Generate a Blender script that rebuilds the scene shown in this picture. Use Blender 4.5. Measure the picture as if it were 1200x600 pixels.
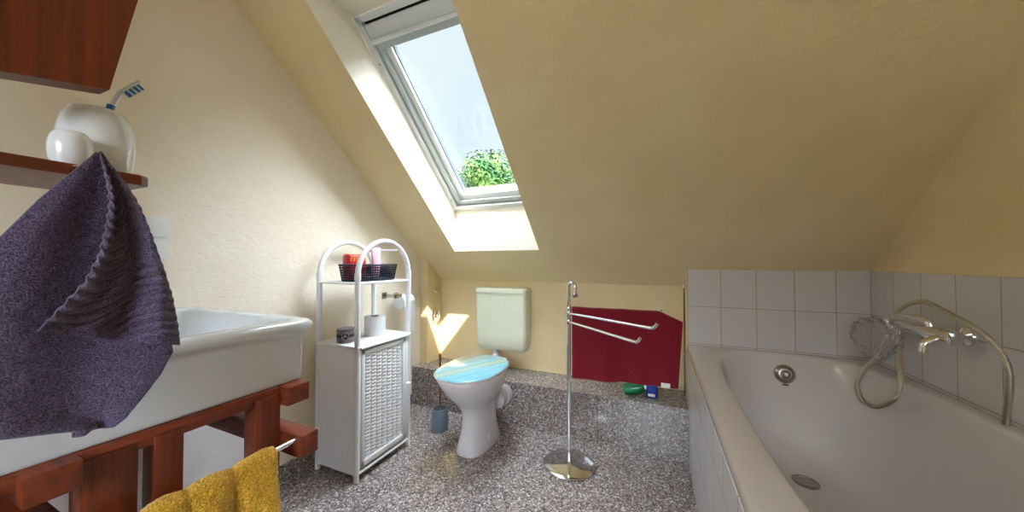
import bpy, bmesh, math, random
from mathutils import Vector, Matrix, noise
R = math.radians
random.seed(7)
for o in list(bpy.data.objects): bpy.data.objects.remove(o)
S = bpy.context.scene
COL = S.collection

# ---------------------------------------------------------------- camera
cam = bpy.data.cameras.new('camera'); cam.sensor_width = 36; cam.lens = 387.5/1200*36
cam.clip_start = 0.02; cam.clip_end = 300
co = bpy.data.objects.new('camera', cam); COL.objects.link(co)
co.location = (0, 0, 1.0); co.rotation_euler = (R(91.0), 0, R(23.4))
S.camera = co
S.view_settings.view_transform = 'Standard'; S.view_settings.look = 'None'
S.view_settings.gamma = 1; S.view_settings.use_curve_mapping = False
S.view_settings.exposure = 0.55

# ---------------------------------------------------------------- light
SUN_DIR = Vector((-0.9, 1.0, -2.0)).normalized()      # the way the sunlight travels
SUN_ENERGY = 16.0
SKY_LOW = (0.76, 0.91, 1.0); SKY_LOW_S = 0.72
SKY_HIGH = (0.77, 0.86, 1.0); SKY_HIGH_S = 30.0
BACK_FILL_W = 4.0
sun = bpy.data.lights.new('sun', 'SUN'); sun.energy = SUN_ENERGY; sun.angle = R(0.6); sun.color = (1.0, .97, .92)
so = bpy.data.objects.new('sun', sun); COL.objects.link(so)
so.rotation_euler = SUN_DIR.to_track_quat('-Z', 'Y').to_euler(); so.location = (3, -3, 8)

w = bpy.data.worlds.new('sky'); S.world = w; w.use_nodes = True
nt = w.node_tree; nt.nodes.clear()
out = nt.nodes.new('ShaderNodeOutputWorld'); bg = nt.nodes.new('ShaderNodeBackground')
tc = nt.nodes.new('ShaderNodeTexCoord'); dot = nt.nodes.new('ShaderNodeVectorMath'); dot.operation = 'DOT_PRODUCT'
dot.inputs[1].default_value = tuple(Vector((0.32, -0.34, 1.0)).normalized())
nt.links.new(tc.outputs['Generated'], dot.inputs[0])
rmp = nt.nodes.new('ShaderNodeValToRGB')
e = rmp.color_ramp.elements
e[0].position = 0.36; e[0].color = (0, 0, 0, 1); e[1].position = 0.68; e[1].color = (1, 1, 1, 1)
nt.links.new(dot.outputs['Value'], rmp.inputs[0])
cl = nt.nodes.new('ShaderNodeTexNoise'); cl.inputs['Scale'].default_value = 2.2; cl.inputs['Detail'].default_value = 4
nt.links.new(tc.outputs['Generated'], cl.inputs['Vector'])
cr = nt.nodes.new('ShaderNodeValToRGB'); cr.color_ramp.elements[0].position = .4; cr.color_ramp.elements[1].position = .62
nt.links.new(cl.outputs['Fac'], cr.inputs[0])
lowc = nt.nodes.new('ShaderNodeMixRGB'); lowc.inputs[1].default_value = (*[c*SKY_LOW_S for c in SKY_LOW], 1)
lowc.inputs[2].default_value = (.86*SKY_LOW_S, .93*SKY_LOW_S, .98*SKY_LOW_S, 1)
nt.links.new(cr.outputs[0], lowc.inputs[0])
mx = nt.nodes.new('ShaderNodeMixRGB'); mx.inputs[2].default_value = (*[c*SKY_HIGH_S for c in SKY_HIGH], 1)
nt.links.new(lowc.outputs[0], mx.inputs[1]); nt.links.new(rmp.outputs[0], mx.inputs[0])
nt.links.new(mx.outputs[0], bg.inputs[0]); nt.links.new(bg.outputs[0], out.inputs[0])

def area(name, loc, rot, sx, sy, W, color=(1, 1, 1), portal=False):
    l = bpy.data.lights.new(name, 'AREA'); l.shape = 'RECTANGLE'; l.size = sx; l.size_y = sy; l.energy = W; l.color = color
    if portal: l.cycles.is_portal = True
    o = bpy.data.objects.new(name, l); COL.objects.link(o); o.location = loc; o.rotation_euler = rot
    return o
area('back_fill', (-0.1, -1.68, 1.45), (R(90), 0, 0), 0.95, 0.85, BACK_FILL_W, (.93, .96, 1.0))  # unseen fill lamp added behind the camera to brighten the room
area('skylight_portal', (-.945, 1.62, 1.92), (R(42.05), 0, 0), 0.62, 1.2, 1.0, portal=True)

# ---------------------------------------------------------------- geometry helpers
def box(bm, x0, x1, y0, y1, z0, z1, bev=0, seg=2):
    t = bmesh.new()
    bmesh.ops.create_cube(t, size=1)
    for v in t.verts:
        v.co = Vector(((x0+x1)/2+v.co.x*(x1-x0), (y0+y1)/2+v.co.y*(y1-y0), (z0+z1)/2+v.co.z*(z1-z0)))
    if bev: bmesh.ops.bevel(t, geom=list(t.edges), offset=bev, segments=seg, profile=.5, affect='EDGES')
    return join(bm, t)
def join(bm, t, mat=None):
    if mat is not None: t.transform(mat)
    me = bpy.data.meshes.new('tmp'); t.to_mesh(me); t.free(); bm.from_mesh(me); bpy.data.meshes.remove(me)
    return bm
def loft(bm, rings, cap0=True, cap1=True, closed=True):
    vr = [[bm.verts.new(p) for p in r] for r in rings]
    n = len(rings[0])
    for a, b in zip(vr[:-1], vr[1:]):
        for i in range(n if closed else n-1):
            j = (i+1) % n
            bm.faces.new((a[i], a[j], b[j], b[i]))
    if cap0: bm.faces.new(list(reversed(vr[0])))
    if cap1: bm.faces.new(vr[-1])
    return bm
def sell(cx, cy, z, a, b, n=2.0, N=48, egg=0.0):
    r = []
    for i in range(N):
        t = 2*math.pi*i/N; c, s = math.cos(t), math.sin(t)
        x = a*math.copysign(abs(c)**(2/n), c); y = b*math.copysign(abs(s)**(2/n), s)
        r.append((cx+x*(1+egg*s), cy+y, z))
    return r
def rrect(x0, x1, y0, y1, z, r, k=6):
    pts = []
    for cx, cy, a0 in ((x1-r, y1-r, 0), (x0+r, y1-r, 90), (x0+r, y0+r, 180), (x1-r, y0+r, 270)):
        for i in range(k+1):
            a = R(a0+90*i/k); pts.append((cx+r*math.cos(a), cy+r*math.sin(a), z))
    return pts
def catmull(pts, k=8):
    P = [Vector(p) for p in pts]; P = [2*P[0]-P[1]]+P+[2*P[-1]-P[-2]]; o = []
    for i in range(1, len(P)-2):
        a, b, c, d = P[i-1:i+3]
        for j in range(k):
            t = j/k
            o.append(.5*((2*b)+(c-a)*t+(2*a-5*b+4*c-d)*t*t+(-a+3*b-3*c+d)*t**3))
    o.append(P[-2]); return o
def tube(bm, pts, r, N=12, cap=True):
    P = [Vector(p) for p in pts]; rings = []
    up = None
    for i, p in enumerate(P):
        d = (P[min(i+1, len(P)-1)]-P[max(i-1, 0)]).normalized()
        if up is None:
            up = Vector((0, 0, 1)) if abs(d.z) < .9 else Vector((1, 0, 0))
        s = d.cross(up).normalized(); up = s.cross(d).normalized()
        rr = r(i/(len(P)-1)) if callable(r) else r
        rings.append([p+s*rr*math.cos(2*math.pi*k/N)+up*rr*math.sin(2*math.pi*k/N) for k in range(N)])
    return loft(bm, rings, cap, cap)
def lathe(bm, prof, c, N=32, mat=None, cap0=True, cap1=True):
    t = bmesh.new()
    loft(t, [[(r*math.cos(2*math.pi*k/N), r*math.sin(2*math.pi*k/N), z) for k in range(N)] for r, z in prof], cap0, cap1)
    M = Matrix.Translation(c) @ (mat if mat is not None else Matrix.Identity(4))
    return join(bm, t, M)
def grid(bm, fn, nu, nv):
    v = [[bm.verts.new(fn(i/nu, j/nv)) for j in range(nv+1)] for i in range(nu+1)]
    for i in range(nu):
        for j in range(nv): bm.faces.new((v[i][j], v[i+1][j], v[i+1][j+1], v[i][j+1]))
    return bm
def quad(bm, *p): bm.faces.new([bm.verts.new(q) for q in p])
RX90 = Matrix.Rotation(R(90), 4, 'X'); RY90 = Matrix.Rotation(R(90), 4, 'Y')

def org(o):
    while o.parent: o = o.parent
    return o.location
def build(name, bm, m, parent=None, loc=None, smooth=True, angle=35):
    """one mesh object, geometry given in world coordinates"""
    L = Vector(org(parent)) if parent else Vector(loc if loc is not None else (0, 0, 0))
    bmesh.ops.translate(bm, vec=-L, verts=bm.verts)
    bmesh.ops.recalc_face_normals(bm, faces=bm.faces)
    me = bpy.data.meshes.new(name); bm.to_mesh(me); bm.free()
    me.materials.append(m)
    if smooth:
        me.shade_smooth()
        me.set_sharp_from_angle(angle=R(angle))
    o = bpy.data.objects.new(name, me); COL.objects.link(o)
    if parent: o.parent = parent
    else: o.location = L
    return o
def struct(name, bm, m, **k):
    o = build(name, bm, m, **k)
    if not o.parent: o['kind'] = 'structure'
    return o
def tag(o, label, cat, group=None):
    o['label'] = label; o['category'] = cat
    if group: o['group'] = group
    return o
def thing(name, loc, label, cat, group=None):
    o = bpy.data.objects.new(name, None); COL.objects.link(o); o.location = loc; o.empty_display_size = .05
    return tag(o, label, cat, group)

# ---------------------------------------------------------------- materials
def srgb(r, g, b):
    f = lambda c: (c/255/12.92) if c/255 <= .04045 else ((c/255+.055)/1.055)**2.4
    return (f(r), f(g), f(b), 1)
def nmat(name):
    m = bpy.data.materials.new(name); m.use_nodes = True
    t = m.node_tree; b = t.nodes['Principled BSDF']; return m, t, b
def coord(t, kind='Object'):
    g = t.nodes.new('ShaderNodeNewGeometry') if kind == 'World' else t.nodes.new('ShaderNodeTexCoord')
    return g.outputs['Position'] if kind == 'World' else g.outputs[kind]
def plain(name, col, rough=.5, metal=0, nscale=30, var=.06, bump=0, bscale=80, coat=0, kind='Object', sheen=0, trans=0):
    m, t, b = nmat(name)
    n = t.nodes.new('ShaderNodeTexNoise'); n.inputs['Scale'].default_value = nscale; n.inputs['Detail'].default_value = 4
    c = coord(t, kind); t.links.new(c, n.inputs['Vector'])
    mp = t.nodes.new('ShaderNodeMapRange'); mp.inputs[3].default_value = 1-var; mp.inputs[4].default_value = 1+var
    mp.inputs[1].default_value = .3; mp.inputs[2].default_value = .7
    t.links.new(n.outputs['Fac'], mp.inputs[0])
    mx = t.nodes.new('ShaderNodeVectorMath'); mx.operation = 'SCALE'; mx.inputs[0].default_value = col[:3]
    t.links.new(mp.outputs[0], mx.inputs['Scale']); t.links.new(mx.outputs[0], b.inputs['Base Color'])
    b.inputs['Roughness'].default_value = rough; b.inputs['Metallic'].default_value = metal
    b.inputs['Coat Weight'].default_value = coat; b.inputs['Coat Roughness'].default_value = .05
    if sheen: b.inputs['Sheen Weight'].default_value = sheen
    if bump:
        n2 = t.nodes.new('ShaderNodeTexNoise'); n2.inputs['Scale'].default_value = bscale; n2.inputs['Detail'].default_value = 6
        t.links.new(c, n2.inputs['Vector'])
        bp = t.nodes.new('ShaderNodeBump'); bp.inputs['Strength'].default_value = bump; bp.inputs['Distance'].default_value = .004
        t.links.new(n2.outputs['Fac'], bp.inputs['Height']); t.links.new(bp.outputs[0], b.inputs['Normal'])
    return m
def plaster(name, c1, c2, lower=None):
    m, t, b = nmat(name); c = coord(t, 'World')
    n = t.nodes.new('ShaderNodeTexNoise'); n.inputs['Scale'].default_value = 2.3; n.inputs['Detail'].default_value = 6; n.inputs['Roughness'].default_value = .6
    t.links.new(c, n.inputs['Vector'])
    r = t.nodes.new('ShaderNodeValToRGB'); r.color_ramp.elements[0].position = .35; r.color_ramp.elements[1].position = .65
    r.color_ramp.elements[0].color = c1; r.color_ramp.elements[1].color = c2
    t.links.new(n.outputs['Fac'], r.inputs[0]); col = r.outputs[0]
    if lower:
        # soft-edged mix to a whiter colour below the washbasin
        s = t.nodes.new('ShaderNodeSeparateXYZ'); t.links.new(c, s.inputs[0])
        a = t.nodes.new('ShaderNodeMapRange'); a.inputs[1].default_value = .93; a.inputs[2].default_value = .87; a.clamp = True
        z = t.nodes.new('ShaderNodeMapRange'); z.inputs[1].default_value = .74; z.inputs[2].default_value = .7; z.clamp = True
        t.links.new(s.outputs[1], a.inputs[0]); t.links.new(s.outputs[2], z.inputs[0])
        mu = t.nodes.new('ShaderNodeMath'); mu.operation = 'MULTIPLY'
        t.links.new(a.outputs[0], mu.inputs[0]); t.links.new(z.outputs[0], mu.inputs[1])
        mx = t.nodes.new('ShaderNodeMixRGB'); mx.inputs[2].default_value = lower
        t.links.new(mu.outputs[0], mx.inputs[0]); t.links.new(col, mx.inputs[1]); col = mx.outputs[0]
    t.links.new(col, b.inputs['Base Color'])
    b.inputs['Roughness'].default_value = .62; b.inputs['Specular IOR Level'].default_value = .35
    n2 = t.nodes.new('ShaderNodeTexNoise'); n2.inputs['Scale'].default_value = 26; n2.inputs['Detail'].default_value = 5
    mp = t.nodes.new('ShaderNodeMapping'); mp.inputs['Scale'].default_value = (1, 1, 1.8); mp.inputs['Rotation'].default_value = (.5, .3, 0)
    t.links.new(c, mp.inputs[0]); t.links.new(mp.outputs[0], n2.inputs['Vector'])
    n2.inputs['Distortion'].default_value = 1.2
    bp = t.nodes.new('ShaderNodeBump'); bp.inputs['Strength'].default_value = .42; bp.inputs['Distance'].default_value = .006
    t.links.new(n2.outputs['Fac'], bp.inputs['Height']); t.links.new(bp.outputs[0], b.inputs['Normal'])
    return m
def granite(name):
    m, t, b = nmat(name); c = coord(t, 'World')
    def vor(s):
        v = t.nodes.new('ShaderNodeTexVoronoi'); v.inputs['Scale'].default_value = s; t.links.new(c, v.inputs['Vector'])
        x = t.nodes.new('ShaderNodeSeparateColor'); t.links.new(v.outputs['Color'], x.inputs[0]); return x.outputs[0]
    def ramp(src, stops):
        r = t.nodes.new('ShaderNodeValToRGB'); r.color_ramp.interpolation = 'CONSTANT'
        while len(r.color_ramp.elements) < len(stops): r.color_ramp.elements.new(.5)
        for el, (p, cc) in zip(r.color_ramp.elements, stops): el.position = p; el.color = cc
        t.links.new(src, r.inputs[0]); return r.outputs[0]
    a = ramp(vor(150), [(0, srgb(52, 44, 44)), (.2, srgb(112, 98, 92)), (.42, srgb(146, 134, 128)), (.66, srgb(128, 104, 92)), (.8, srgb(190, 182, 178)), (.93, srgb(228, 224, 222))])
    d = ramp(vor(320), [(0, srgb(40, 36, 36)), (.28, srgb(128, 118, 114)), (.62, srgb(165, 156, 152)), (.85, srgb(215, 208, 205))])
    mx = t.nodes.new('ShaderNodeMixRGB'); mx.inputs[0].default_value = .42
    t.links.new(a, mx.inputs[1]); t.links.new(d, mx.inputs[2]); t.links.new(mx.outputs[0], b.inputs['Base Color'])
    b.inputs['Roughness'].default_value = .17; b.inputs['Specular IOR Level'].default_value = .55
    return m
def tiles(name, ax, x0, z0, w=.154, h=.198, c1=(210, 206, 206), c2=(216, 212, 210)):
    m, t, b = nmat(name); c = coord(t, 'World')
    s = t.nodes.new('ShaderNodeSeparateXYZ'); t.links.new(c, s.inputs[0])
    cb = t.nodes.new('ShaderNodeCombineXYZ')
    def sub(o, v):
        a = t.nodes.new('ShaderNodeMath'); a.operation = 'SUBTRACT'; a.inputs[1].default_value = v; t.links.new(o, a.inputs[0]); return a.outputs[0]
    t.links.new(sub(s.outputs[ax], x0), cb.inputs[0]); t.links.new(sub(s.outputs[2], z0), cb.inputs[1])
    k = t.nodes.new('ShaderNodeTexBrick'); k.offset = 0; k.squash = 1
    k.inputs['Scale'].default_value = 1; k.inputs['Brick Width'].default_value = w; k.inputs['Row Height'].default_value = h
    k.inputs['Mortar Size'].default_value = .0019; k.inputs['Mortar Smooth'].default_value = .3; k.inputs['Bias'].default_value = 0
    k.inputs['Color1'].default_value = srgb(*c1); k.inputs['Color2'].default_value = srgb(*c2); k.inputs['Mortar'].default_value = srgb(176, 162, 128)
    t.links.new(cb.outputs[0], k.inputs['Vector']); t.links.new(k.outputs['Color'], b.inputs['Base Color'])
    b.inputs['Roughness'].default_value = .16
    iv = t.nodes.new('ShaderNodeMath'); iv.operation = 'SUBTRACT'; iv.inputs[0].default_value = 1; t.links.new(k.outputs['Fac'], iv.inputs[1])
    bp = t.nodes.new('ShaderNodeBump'); bp.inputs['Strength'].default_value = .5; bp.inputs['Distance'].default_value = .002
    t.links.new(iv.outputs[0], bp.inputs['Height']); t.links.new(bp.outputs[0], b.inputs['Normal'])
    return m
def wood(name, c1, c2, rough=.38, axis='Z'):
    m, t, b = nmat(name); c = coord(t, 'World')
    mp = t.nodes.new('ShaderNodeMapping'); sc = {'X': (1.2, 22, 22), 'Y': (22, 1.2, 22), 'Z': (22, 22, 1.2)}[axis]; mp.inputs['Scale'].default_value = sc
    t.links.new(c, mp.inputs[0])
    n = t.nodes.new('ShaderNodeTexNoise'); n.inputs['Scale'].default_value = 2.4; n.inputs['Detail'].default_value = 6; n.inputs['Distortion'].default_value = .6
    t.links.new(mp.outputs[0], n.inputs['Vector'])
    r = t.nodes.new('ShaderNodeValToRGB'); r.color_ramp.elements[0].position = .3; r.color_ramp.elements[1].position = .7
    r.color_ramp.elements[0].color = c1; r.color_ramp.elements[1].color = c2
    t.links.new(n.outputs['Fac'], r.inputs[0]); t.links.new(r.outputs[0], b.inputs['Base Color'])
    b.inputs['Roughness'].default_value = rough
    bp = t.nodes.new('ShaderNodeBump'); bp.inputs['Strength'].default_value = .12; bp.inputs['Distance'].default_value = .002
    t.links.new(n.outputs['Fac'], bp.inputs['Height']); t.links.new(bp.outputs[0], b.inputs['Normal'])
    return m
def terry(name, c1, c2, scale=420, bump=.9, dist=.004):
    m, t, b = nmat(name); c = coord(t, 'World')
    n = t.nodes.new('ShaderNodeTexNoise'); n.inputs['Scale'].default_value = scale; n.inputs['Detail'].default_value = 3
    t.links.new(c, n.inputs['Vector'])
    r = t.nodes.new('ShaderNodeValToRGB'); r.color_ramp.elements[0].position = .36; r.color_ramp.elements[1].position = .66
    r.color_ramp.elements[0].color = c1; r.color_ramp.elements[1].color = c2
    t.links.new(n.outputs['Fac'], r.inputs[0]); t.links.new(r.outputs[0], b.inputs['Base Color'])
    b.inputs['Roughness'].default_value = .95; b.inputs['Specular IOR Level'].default_value = .1; b.inputs['Sheen Weight'].default_value = .25; b.inputs['Sheen Roughness'].default_value = .6
    bp = t.nodes.new('ShaderNodeBump'); bp.inputs['Strength'].default_value = bump; bp.inputs['Distance'].default_value = dist
    t.links.new(n.outputs['Fac'], bp.inputs['Height']); t.links.new(bp.outputs[0], b.inputs['Normal'])
    return m
def thin_glass(name, tint=(1, 1, 1, 1), gl=1.0):
    m, t, b = nmat(name); t.nodes.remove(b); o = t.nodes['Material Output']
    tr = t.nodes.new('ShaderNodeBsdfTransparent'); tr.inputs[0].default_value = tint
    g = t.nodes.new('ShaderNodeBsdfGlossy'); g.inputs['Roughness'].default_value = .03
    f = t.nodes.new('ShaderNodeLayerWeight'); f.inputs[0].default_value = .5
    pw = t.nodes.new('ShaderNodeMath'); pw.operation = 'POWER'; pw.inputs[1].default_value = 5; t.links.new(f.outputs['Facing'], pw.inputs[0])
    ml = t.nodes.new('ShaderNodeMath'); ml.operation = 'MULTIPLY_ADD'; ml.inputs[1].default_value = .9*gl; ml.inputs[2].default_value = .03*gl; t.links.new(pw.outputs[0], ml.inputs[0])
    x = t.nodes.new('ShaderNodeMixShader'); t.links.new(ml.outputs[0], x.inputs[0]); t.links.new(tr.outputs[0], x.inputs[1]); t.links.new(g.outputs[0], x.inputs[2])
    t.links.new(x.outputs[0], o.inputs[0]); return m

M_WALL = plaster('cream_plaster', srgb(230, 207, 158), srgb(236, 216, 172))
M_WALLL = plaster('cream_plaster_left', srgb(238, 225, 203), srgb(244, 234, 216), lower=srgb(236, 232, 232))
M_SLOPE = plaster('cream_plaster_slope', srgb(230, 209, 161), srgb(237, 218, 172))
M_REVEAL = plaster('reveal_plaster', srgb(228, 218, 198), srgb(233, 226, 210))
M_GRAN = granite('speckled_granite')
M_TILEB = tiles('tiles_back', 0, .160, .563)
M_TILER = tiles('tiles_right', 1, 2.025, .563)
M_TILEP = tiles('tiles_panel', 1, 2.025, .035, c1=(232, 233, 238), c2=(238, 238, 242))
M_GROUT = plain('joint_grout', srgb(66, 58, 54), .8)
M_WOODX = wood('mahogany_x', srgb(84, 30, 12), srgb(132, 56, 26), axis='X')
M_WOODY = wood('mahogany_y', srgb(84, 30, 12), srgb(132, 56, 26), axis='Y')
M_WOODZ = wood('mahogany_z', srgb(78, 28, 12), srgb(124, 52, 24), axis='Z')
M_CER = plain('white_ceramic', srgb(226, 229, 232), .1, var=.01, coat=.4)
M_SINK = plain('fireclay_white', srgb(224, 228, 232), .13, var=.01, coat=.3)
M_TUB = plain('tub_enamel', srgb(208, 201, 198), .1, var=.01, coat=.3)
M_TOI = plain('toilet_ceramic', srgb(206, 200, 202), .14, var=.01, coat=.3)
M_CIST = plain('cistern_plastic', srgb(226, 228, 204), .3, var=.015)
M_CHR = plain('chrome', (.82, .82, .83, 1), .08, metal=1, var=.02)
M_STEEL = plain('brushed_steel', (.42, .40, .37, 1), .22, metal=1, var=.05)
M_WHP = plain('white_lacquer', srgb(238, 238, 240), .35, var=.015)
M_WHPL = plain('white_plastic', srgb(232, 234, 230), .4, var=.01)
M_WIN = plain('window_frame_white', srgb(222, 226, 226), .4, var=.02)
M_WING = plain('window_frame_grey', srgb(176, 184, 184), .45, var=.02)
M_SEAL = plain('rubber_seal', srgb(60, 66, 70), .6)
M_DARK = plain('dark_rubber', srgb(30, 30, 34), .6)
M_PAPER = plain('tissue_paper', srgb(240, 240, 242), .9, var=.02, bump=.2, bscale=200)
M_CARD = plain('cardboard', srgb(90, 70, 60), .9)
M_RED = terry('burgundy_terry', srgb(100, 4, 22), srgb(142, 12, 38), 380, .6, .003)
M_MUST = terry('mustard_terry', srgb(164, 114, 8), srgb(236, 186, 36), 300, 1.0, .006)
M_PURP = terry('aubergine_terry', srgb(50, 40, 64), srgb(108, 94, 126), 420, .9, .004)
M_BASK = plain('basket_plastic', srgb(44, 48, 66), .55, var=.12)
M_HOSE = plain('hose_metal', (.58, .53, .44, 1), .28, metal=1, var=.05)
M_GLASS = thin_glass('window_glass', (.97, .99, .985, 1))
M_BAG = None

# ---------------------------------------------------------------- the room
XL, XR, YB, YF = -1.585, .905, 2.134, -1.7
SL = .902; OFF = 2.785                      # slope: z = OFF - SL*y
zs = lambda y: OFF - SL*y
ZC = 2.5; YC = (OFF-ZC)/SL                  # flat ceiling above the slope
T = .2
bm = bmesh.new(); box(bm, XL-T, XR+T, YF-T, YB+T, -.15, 0); struct('floor', bm, M_GRAN, smooth=False)
def gable(bm, x0, x1):
    prof = [(YF-T, 0), (YB+T, 0), (YB+T, zs(YB+T)+.12), (YC-.2, zs(YC-.2)+.12), (YF-T, zs(YC-.2)+.12)]
    loft(bm, [[(x0, y, z) for y, z in prof], [(x1, y, z) for y, z in prof]])
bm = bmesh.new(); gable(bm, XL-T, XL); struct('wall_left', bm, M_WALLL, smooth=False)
bm = bmesh.new(); gable(bm, XR, XR+T); struct('wall_right', bm, M_WALL, smooth=False)
bm = bmesh.new(); box(bm, XL, XR, YB, YB+T, 0, zs(YB)+.01); struct('wall_back', bm, M_WALL, smooth=False)
# wall behind the camera; its window opening is added for fill light
bm = bmesh.new(); wx0, wx1, wz0, wz1 = -.6, .4, 1.0, 1.9
box(bm, XL, wx0, YF-T, YF, 0, ZC); box(bm, wx1, XR, YF-T, YF, 0, ZC); box(bm, wx0, wx1, YF-T, YF, 0, wz0); box(bm, wx0, wx1, YF-T, YF, wz1, ZC)
struct('wall_front', bm, M_WALL, smooth=False)
w2 = bpy.data.objects.new('fill_window', None); COL.objects.link(w2); w2.location = ((wx0+wx1)/2, YF-.1, wz0); w2['kind'] = 'structure'  # added window out of view, set around the fill lamp
bm = bmesh.new()
for a in ((wx0, wx0+.05, wz0, wz1), (wx1-.05, wx1, wz0, wz1), (wx0, wx1, wz0, wz0+.05), (wx0, wx1, wz1-.05, wz1), (-.13, -.07, wz0, wz1)):
    box(bm, a[0], a[1], YF-.13, YF-.07, a[2], a[3], .004)
build('window_frame', bm, M_WIN, w2)
bm = bmesh.new(); box(bm, wx0+.04, wx1-.04, YF-.104, YF-.1, wz0+.04, wz1-.04); build('window_pane', bm, M_GLASS, w2, smooth=False)

# sloping ceiling with the skylight opening: inner skin, reveals, outer skin
OX0, OX1 = -1.245, -.645
yb, zb = 1.9, 1.346                          # lower edge of the window plane
WL = 1.125
U = Vector((0, -.7426, .6698)); NN = Vector((0, .6698, .7426))
yt, zt = yb+U.y*WL, zb+U.z*WL                # upper edge of the window plane
yr = (OFF-zt)/SL                             # where the level top reveal meets the slope
def slope_skin(bm, off, ylo, yhi, h0, h1, x0=XL-.02, x1=XR+.02):
    z = lambda y: off-SL*y
    ys = [ylo, h0, h1, yhi]; xs = [x0, OX0, OX1, x1]
    for i in range(3):
        for j in range(3):
            if i == 1 and j == 1: continue
            quad(bm, *[(xs[a], ys[b], z(ys[b])) for a, b in ((i, j), (i+1, j), (i+1, j+1), (i, j+1))])
bm = bmesh.new()
slope_skin(bm, OFF, YB+.03, YC, yb, yr)
quad(bm, (XL-.02, YC, ZC), (XR+.02, YC, ZC), (XR+.02, YF-.02, ZC), (XL-.02, YF-.02, ZC))
oo = OFF+.42                                 # outer roof skin
slope_skin(bm, oo, YB+.2, YC-.3, yb+.0, yt)
z = oo-SL*(YC-.3)
quad(bm, (XL-T, YC-.3, z), (XR+T, YC-.3, z), (XR+T, YF-T, z), (XL-T, YF-T, z))
bmesh.ops.remove_doubles(bm, verts=bm.verts, dist=1e-5)
struct('ceiling', bm, M_SLOPE, smooth=False)
bm = bmesh.new()
nrm = NN*.10
for x in (OX0, OX1):
    P = [(x, yb, zs(yb)), (x, yb, zb), (x, yt, zt), (x, yr, zt)]
    quad(bm, *P)
quad(bm, (OX0, yb, zs(yb)), (OX1, yb, zs(yb)), (OX1, yb, zb), (OX0, yb, zb))
quad(bm, (OX0, yr, zt), (OX1, yr, zt), (OX1, yt, zt), (OX0, yt, zt))
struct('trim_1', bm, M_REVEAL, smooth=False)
# roof build-up round the window, outside
W = lambda x, s, n: Vector((x, yb, zb))+U*s+NN*n
def wbox(bm, x0, x1, s0, s1, n0, n1, bev=.002):
    t = bmesh.new(); box(t, x0, x1, s0, s1, n0, n1, bev)
    for v in t.verts: v.co = W(v.co.x, v.co.y, v.co.z)
    return join(bm, t)
win = bpy.data.objects.new('window_1', None); COL.objects.link(win); win.location = W((OX0+OX1)/2, 0, 0); win['kind'] = 'structure'
X0, X1 = OX0, OX1
bm = bmesh.new(); f = .032
wbox(bm, X0, X0+f, 0, WL, 0, .10); wbox(bm, X1-f, X1, 0, WL, 0, .10); wbox(bm, X0, X1, 0, .03, -.004, .10); wbox(bm, X0, X1, WL-.03, WL, 0, .10)
build('outer_frame', bm, M_WIN, win, smooth=False)
bm = bmesh.new(); g = .006; q = .012
wbox(bm, X0+f, X0+f+q, .03, WL-.03, .022, .09); wbox(bm, X1-f-q, X1-f, .03, WL-.03, .022, .09); wbox(bm, X0+f, X1-f, .03, .042, .022, .09)
build('seal', bm, M_SEAL, win, smooth=False)
bm = bmesh.new(); a0 = X0+f+.005; a1 = X1-f-.005
wbox(bm, a0, a0+.028, .038, WL-.13, .012, .09); wbox(bm, a1-.028, a1, .038, WL-.13, .012, .09); wbox(bm, a0, a1, .038, .066, .012, .09)
wbox(bm, a0, a1, WL-.15, WL-.105, .012, .09)
sash = build('sash', bm, M_WING, win, smooth=False)
bm = bmesh.new()
wbox(bm, a0+.026, a0+.062, .06, WL-.14, .03, .08); wbox(bm, a1-.062, a1-.026, .06, WL-.14, .03, .08); wbox(bm, a0+.026, a1-.026, .06, .1, .03, .08)
build('glazing_bead', bm, M_WIN, win, smooth=False)
bm = bmesh.new()
wbox(bm, a0+.062, a0+.067, .1, WL-.14, .045, .08); wbox(bm, a1-.067, a1-.062, .1, WL-.14, .045, .08)
build('gasket', bm, M_SEAL, win, smooth=False)
bm = bmesh.new(); wbox(bm, a0+.05, a1-.05, .09, WL-.12, .062, .066, 0); build('window_pane', bm, M_GLASS, win, smooth=False)
bm = bmesh.new(); wbox(bm, a0, a1, WL-.105, WL-.04, .0, .03, .006); wbox(bm, a0+.002, a1, WL-.118, WL-.1, -.018, .012, .005)
build('ventilation_flap', bm, M_WIN, win)
bm = bmesh.new(); wbox(bm, X0+f, X1-f, WL-.108, WL-.028, .034, .095); build('head_board', bm, M_SEAL, win)
bm = bmesh.new()
for x in (X0+.016, X1-.016):
    for s in (.09, WL-.2):
        t = bmesh.new(); lathe(t, [(.005, 0), (.005, -.002), (.001, -.0025)], (0, 0, 0), 12)
        M = Matrix(((1, 0, 0, 0), (0, U.y, NN.y, 0), (0, U.z, NN.z, 0), (0, 0, 0, 1)))
        t.transform(M); t.transform(Matrix.Translation(W(x, s, 0))); join(bm, t)
build('screw', bm, M_STEEL, win)
bm = bmesh.new()                             # metal flashing outside
wbox(bm, X0-.12, X0+.004, -.12, WL+.12, .06, .125, .004); wbox(bm, X1-.004, X1+.12, -.12, WL+.12, .06, .125, .004)
wbox(bm, X0, X1, -.12, .012, .06, .1, .004); wbox(bm, X0, X1, WL-.02, WL+.12, .06, .14, .004)
build('flashing', bm, M_STEEL, win)

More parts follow.
